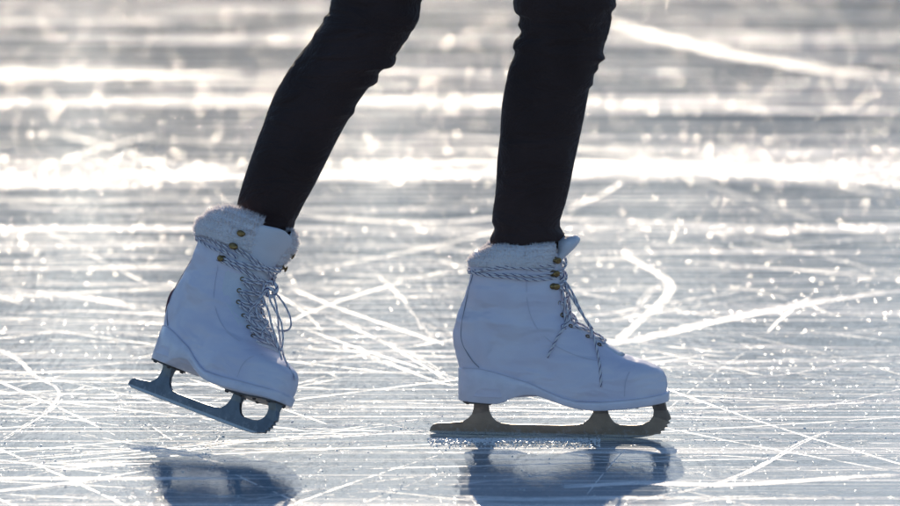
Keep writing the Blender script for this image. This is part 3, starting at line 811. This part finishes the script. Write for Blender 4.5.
def ribbon(P, hw, dens, step, hgt=0.0012):
    pts = [Vector((p.x, p.y, 0)) for p in P]
    path = smooth_path(pts, step); n = len(path); so = random.uniform(0, 99)
    prev = None
    for i, p in enumerate(path):
        a, b = path[max(0, i - 1)], path[min(n - 1, i + 1)]; T = (b - a)
        if T.length < 1e-9: continue
        T.normalize(); N = Vector((-T.y, T.x, 0)); f = i / max(1, n - 1)
        taper = min(1, f * 8, (1 - f) * 8) ** .6
        d = noise.noise(Vector((p.x * 9, p.y * 9, so))) * .5 + .5
        d2 = noise.noise(Vector((p.x * 70, p.y * 70, so + 5))) 
        ww = hw * taper * max(0.0, min(1.0, dens + (d - .5) * 1.5 + d2 * .8))
        c = N * (noise.noise(Vector((p.x * 40, p.y * 40, so + 9))) * hw * .35)
        row = []
        for k, h in ((-1, -.0003), (-.55, .55), (0.05, 1.0), (.6, .5), (1, -.0003)):
            j = noise.noise(Vector((p.x * 160 + k * 7, p.y * 160, so + k))) 
            q = p + c + N * (k * ww * (1 + .5 * j)); z = h if h < 0 else h * hgt * (0.55 + .7 * abs(j) + .3 * d) * (1 if ww > .0006 else 0.0) - .0001
            row.append(len(V)); V.append((q.x, q.y, z))
        if prev and ww > 0.0004:
            for k in range(4): F.append((prev[k], prev[k + 1], row[k + 1], row[k]))
        prev = row
def bundle_marks(P, hw, dens, step):
    far_ = max(p.y for p in P) > 3.2
    n = max(4, int(hw / 0.0013)) if not far_ else 22
    for k in range(n):
        off = random.gauss(0, .5) * hw; dx = random.gauss(0, .15) * hw
        i0 = random.random() * .35 if random.random() < .5 else 0; i1 = 1 - (random.random() * .35 if random.random() < .5 else 0)
        Q = smooth_path([Vector((p.x, p.y, 0)) for p in P], .05); a = int(i0 * len(Q)); b = max(a + 4, int(i1 * len(Q))); Q = Q[a:b]
        if len(Q) < 4: continue
        W = []
        for i, p in enumerate(Q):
            T = (Q[min(i + 1, len(Q) - 1)] - Q[max(0, i - 1)]).normalized(); N = Vector((-T.y, T.x, 0))
            w_ = noise.noise(Vector((p.x * 5, p.y * 5, k * 3.1))) * hw * .5
            W.append(p + N * (off + w_))
        ribbon(W, hw * random.uniform(.08, .26) * (1.0 if far_ else 1), dens * random.uniform(.7, 1.15), step, .0004)
    # spray of crumbs along it
    Q = smooth_path([Vector((p.x, p.y, 0)) for p in P], .004)
    for p in Q:
        if random.random() < .55 * dens and abs(p.x) < 1.4: spray.append((p.x + random.gauss(0, hw * .9), p.y + random.gauss(0, hw * .9), random.choice([.0004, .0006, .0009])))
spray = []
for (pp, hw, dn) in marks:
    g_ = [ground(x, y) for (x, y) in pp]
    st_ = 0.004 if max(p.y for p in g_) < 2.5 else 0.012
    bundle_marks(g_, hw / 1000, dn * (.8 if max(p.y for p in g_) > .4 else 1), st_)
# many thinner cuts at every angle
for i in range(600):
    yy = random.uniform(-1.1, 3.6) if i < 594 else random.uniform(3.6, 5)
    xx = random.uniform(-1.3, 1.3) * (1 + max(0, yy) * .12)
    an = random.choice([random.gauss(0, R(20)), random.uniform(-1.35, 1.35)]); L = random.uniform(.25, 1.6); cur = random.gauss(0, .15)
    P = []
    for k in range(7):
        s_ = (k / 6 - .5) * L; P.append(Vector((xx + math.cos(an + cur * s_) * s_, yy + math.sin(an + cur * s_) * s_, 0)))
    ribbon(P, random.choice([.001, .0014, .002, .003, .004]) * (1.6 if yy > 3 else 1), random.uniform(.3, .95), .006 if yy < 2.5 else .014, .00035)
me = raw('skate_marks', V, F); o = link('skate_marks', me, M['powder']); o['kind'] = 'stuff'; o['category'] = 'skate marks'
o['label'] = 'white scraped snow lines left by skates across the ice'

t = NT('loose_ice_crystal')
d_ = t.n('ShaderNodeBsdfDiffuse', {'Color': (0.84, 0.88, 0.92)}); g2 = t.n('ShaderNodeBsdfGlossy', {'Color': (1, 1, 1), 'Roughness': 0.3}, distribution='BECKMANN')
t.t.links.new(t.n('ShaderNodeMixShader', {0: 0.22, 1: d_.outputs[0], 2: g2.outputs[0]}).outputs[0], t.out.inputs[0]); M['crumb'] = t.m
# crumbs of loose ice
V, F = [], []
ico = bmesh.new(); bmesh.ops.create_icosphere(ico, subdivisions=1, radius=1.0); iv = [v.co.copy() for v in ico.verts]; ifc = [tuple(v.index for v in f.verts) for f in ico.faces]; ico.free()
def crumb(x, y, r):
    o = len(V); rot = Matrix.Rotation(random.uniform(0, 6.28), 3, 'Z') @ Matrix.Rotation(random.uniform(0, 6.28), 3, 'X'); sx, sy, sz = r * random.uniform(.7, 1.5), r * random.uniform(.7, 1.3), r * random.uniform(.5, .9)
    for v in iv:
        q = rot @ v; V.append((x + q.x * sx, y + q.y * sy, q.z * sz + sz * .45))
    F.extend([tuple(i + o for i in f) for f in ifc])
for (x_, y_, r_) in spray: crumb(x_, y_, r_)
for i in range(1800):
    yy = random.uniform(-1.0, 3.0); xx = random.uniform(-1.0, 1.0) * (.62 + .08 * (yy + 1))
    if noise.noise(Vector((xx * 2.5, yy * 1.6, 2))) < -.12 and random.random() < .8: continue
    crumb(xx, yy, random.uniform(.0005, .0012) * (1.5 if random.random() < .08 else 1))
for i in range(800):
    yy = random.uniform(2.5, 9.5); xx = random.uniform(-1, 1) * (.72 + .1 * yy)
    if noise.noise(Vector((xx * .6, yy * 3.2, 7))) < .0 and random.random() < .85: continue
    crumb(xx, yy, random.uniform(.0018, .0038))
# scraped pile beside the standing blade
for i in range(2200):
    px_ = random.gauss(0, 1); x, y = random.uniform(428, 600), 438.5 + abs(random.gauss(0, 1.8)) + (random.random() ** 6) * 8; g_ = ground(x, y); crumb(g_.x, g_.y, random.uniform(.0004, .0013))
me = raw('ice_crumbs', V, F); o = link('ice_crumbs', me, M['crumb'], smooth=False); o['kind'] = 'stuff'; o['category'] = 'ice crumbs'
o['label'] = 'loose glittering crumbs of ice scattered over the rink'
# added bank and conifers above the frame, screening bright low sky from the ice
hv, hf = [], []
for i in range(81):
    x = -80 + 2 * i; h = 5.0 + 1.0 * noise.noise(Vector((x * .05, 0, 4)))
    hv += [(x, 54, -.2), (x, 58, h * .75), (x, 64, h), (x, 80, h * .9), (x, 110, -.2)]
    if i: hf += [((i - 1) * 5 + k, i * 5 + k, i * 5 + k + 1, (i - 1) * 5 + k + 1) for k in range(4)]
M['bank'] = simple('sky_block_bank', (0.42, 0.36, 0.30), 0.95, colvar=0.3, cscale=.6)
o = link('sky_block_hill', raw('sky_block_hill', hv, hf), M['bank']); o['kind'] = 'structure'; o['label'] = 'added snow dusted bank, unseen, blocking low sky mirrored in the ice'
V, F = [], []
def conifer(x, y, h):
    base = h * random.uniform(.13, .17); nl = 9; n = 9
    for k in range(nl):
        z0 = h * (.04 + .86 * k / nl); z1 = z0 + h * .2; r = base * (1 - k / nl) ** .8 + .12
        o = len(V); ph = random.uniform(0, 6)
        for j in range(n * 2):
            an = ph + math.pi * j / n; rr_ = r * (1.0 if j % 2 else .62) * random.uniform(.8, 1.15)
            V.append((x + math.cos(an) * rr_, y + math.sin(an) * rr_, z0 - (.12 * r if j % 2 else 0)))
        V.append((x, y, min(h, z1)))
        for j in range(n * 2): F.append((o + j, o + (j + 1) % (n * 2), o + n * 2))
for row_, (yy, hh) in enumerate(((46, 6.3), (49.5, 7.2), (53, 8.0))):  # added tree rows, put in to dim the horizon mirrored below
    x = -70
    while x < 70:
        conifer(x + random.uniform(-.5, .5), yy + random.uniform(-1, 1), hh * random.uniform(.82, 1.12)); x += random.uniform(.7, 1.2)
M['wood'] = simple('sky_block_conifers', (0.42, 0.32, 0.22), 0.9, colvar=0.4, cscale=1.5)
o = link('sky_block_wood', raw('sky_block_wood', V, F), M['wood'], smooth=False); o['kind'] = 'stuff'; o['category'] = 'wood'; o['label'] = 'added frosted conifers, unseen, screening the ice from low sky'
bpy.context.view_layer.update()
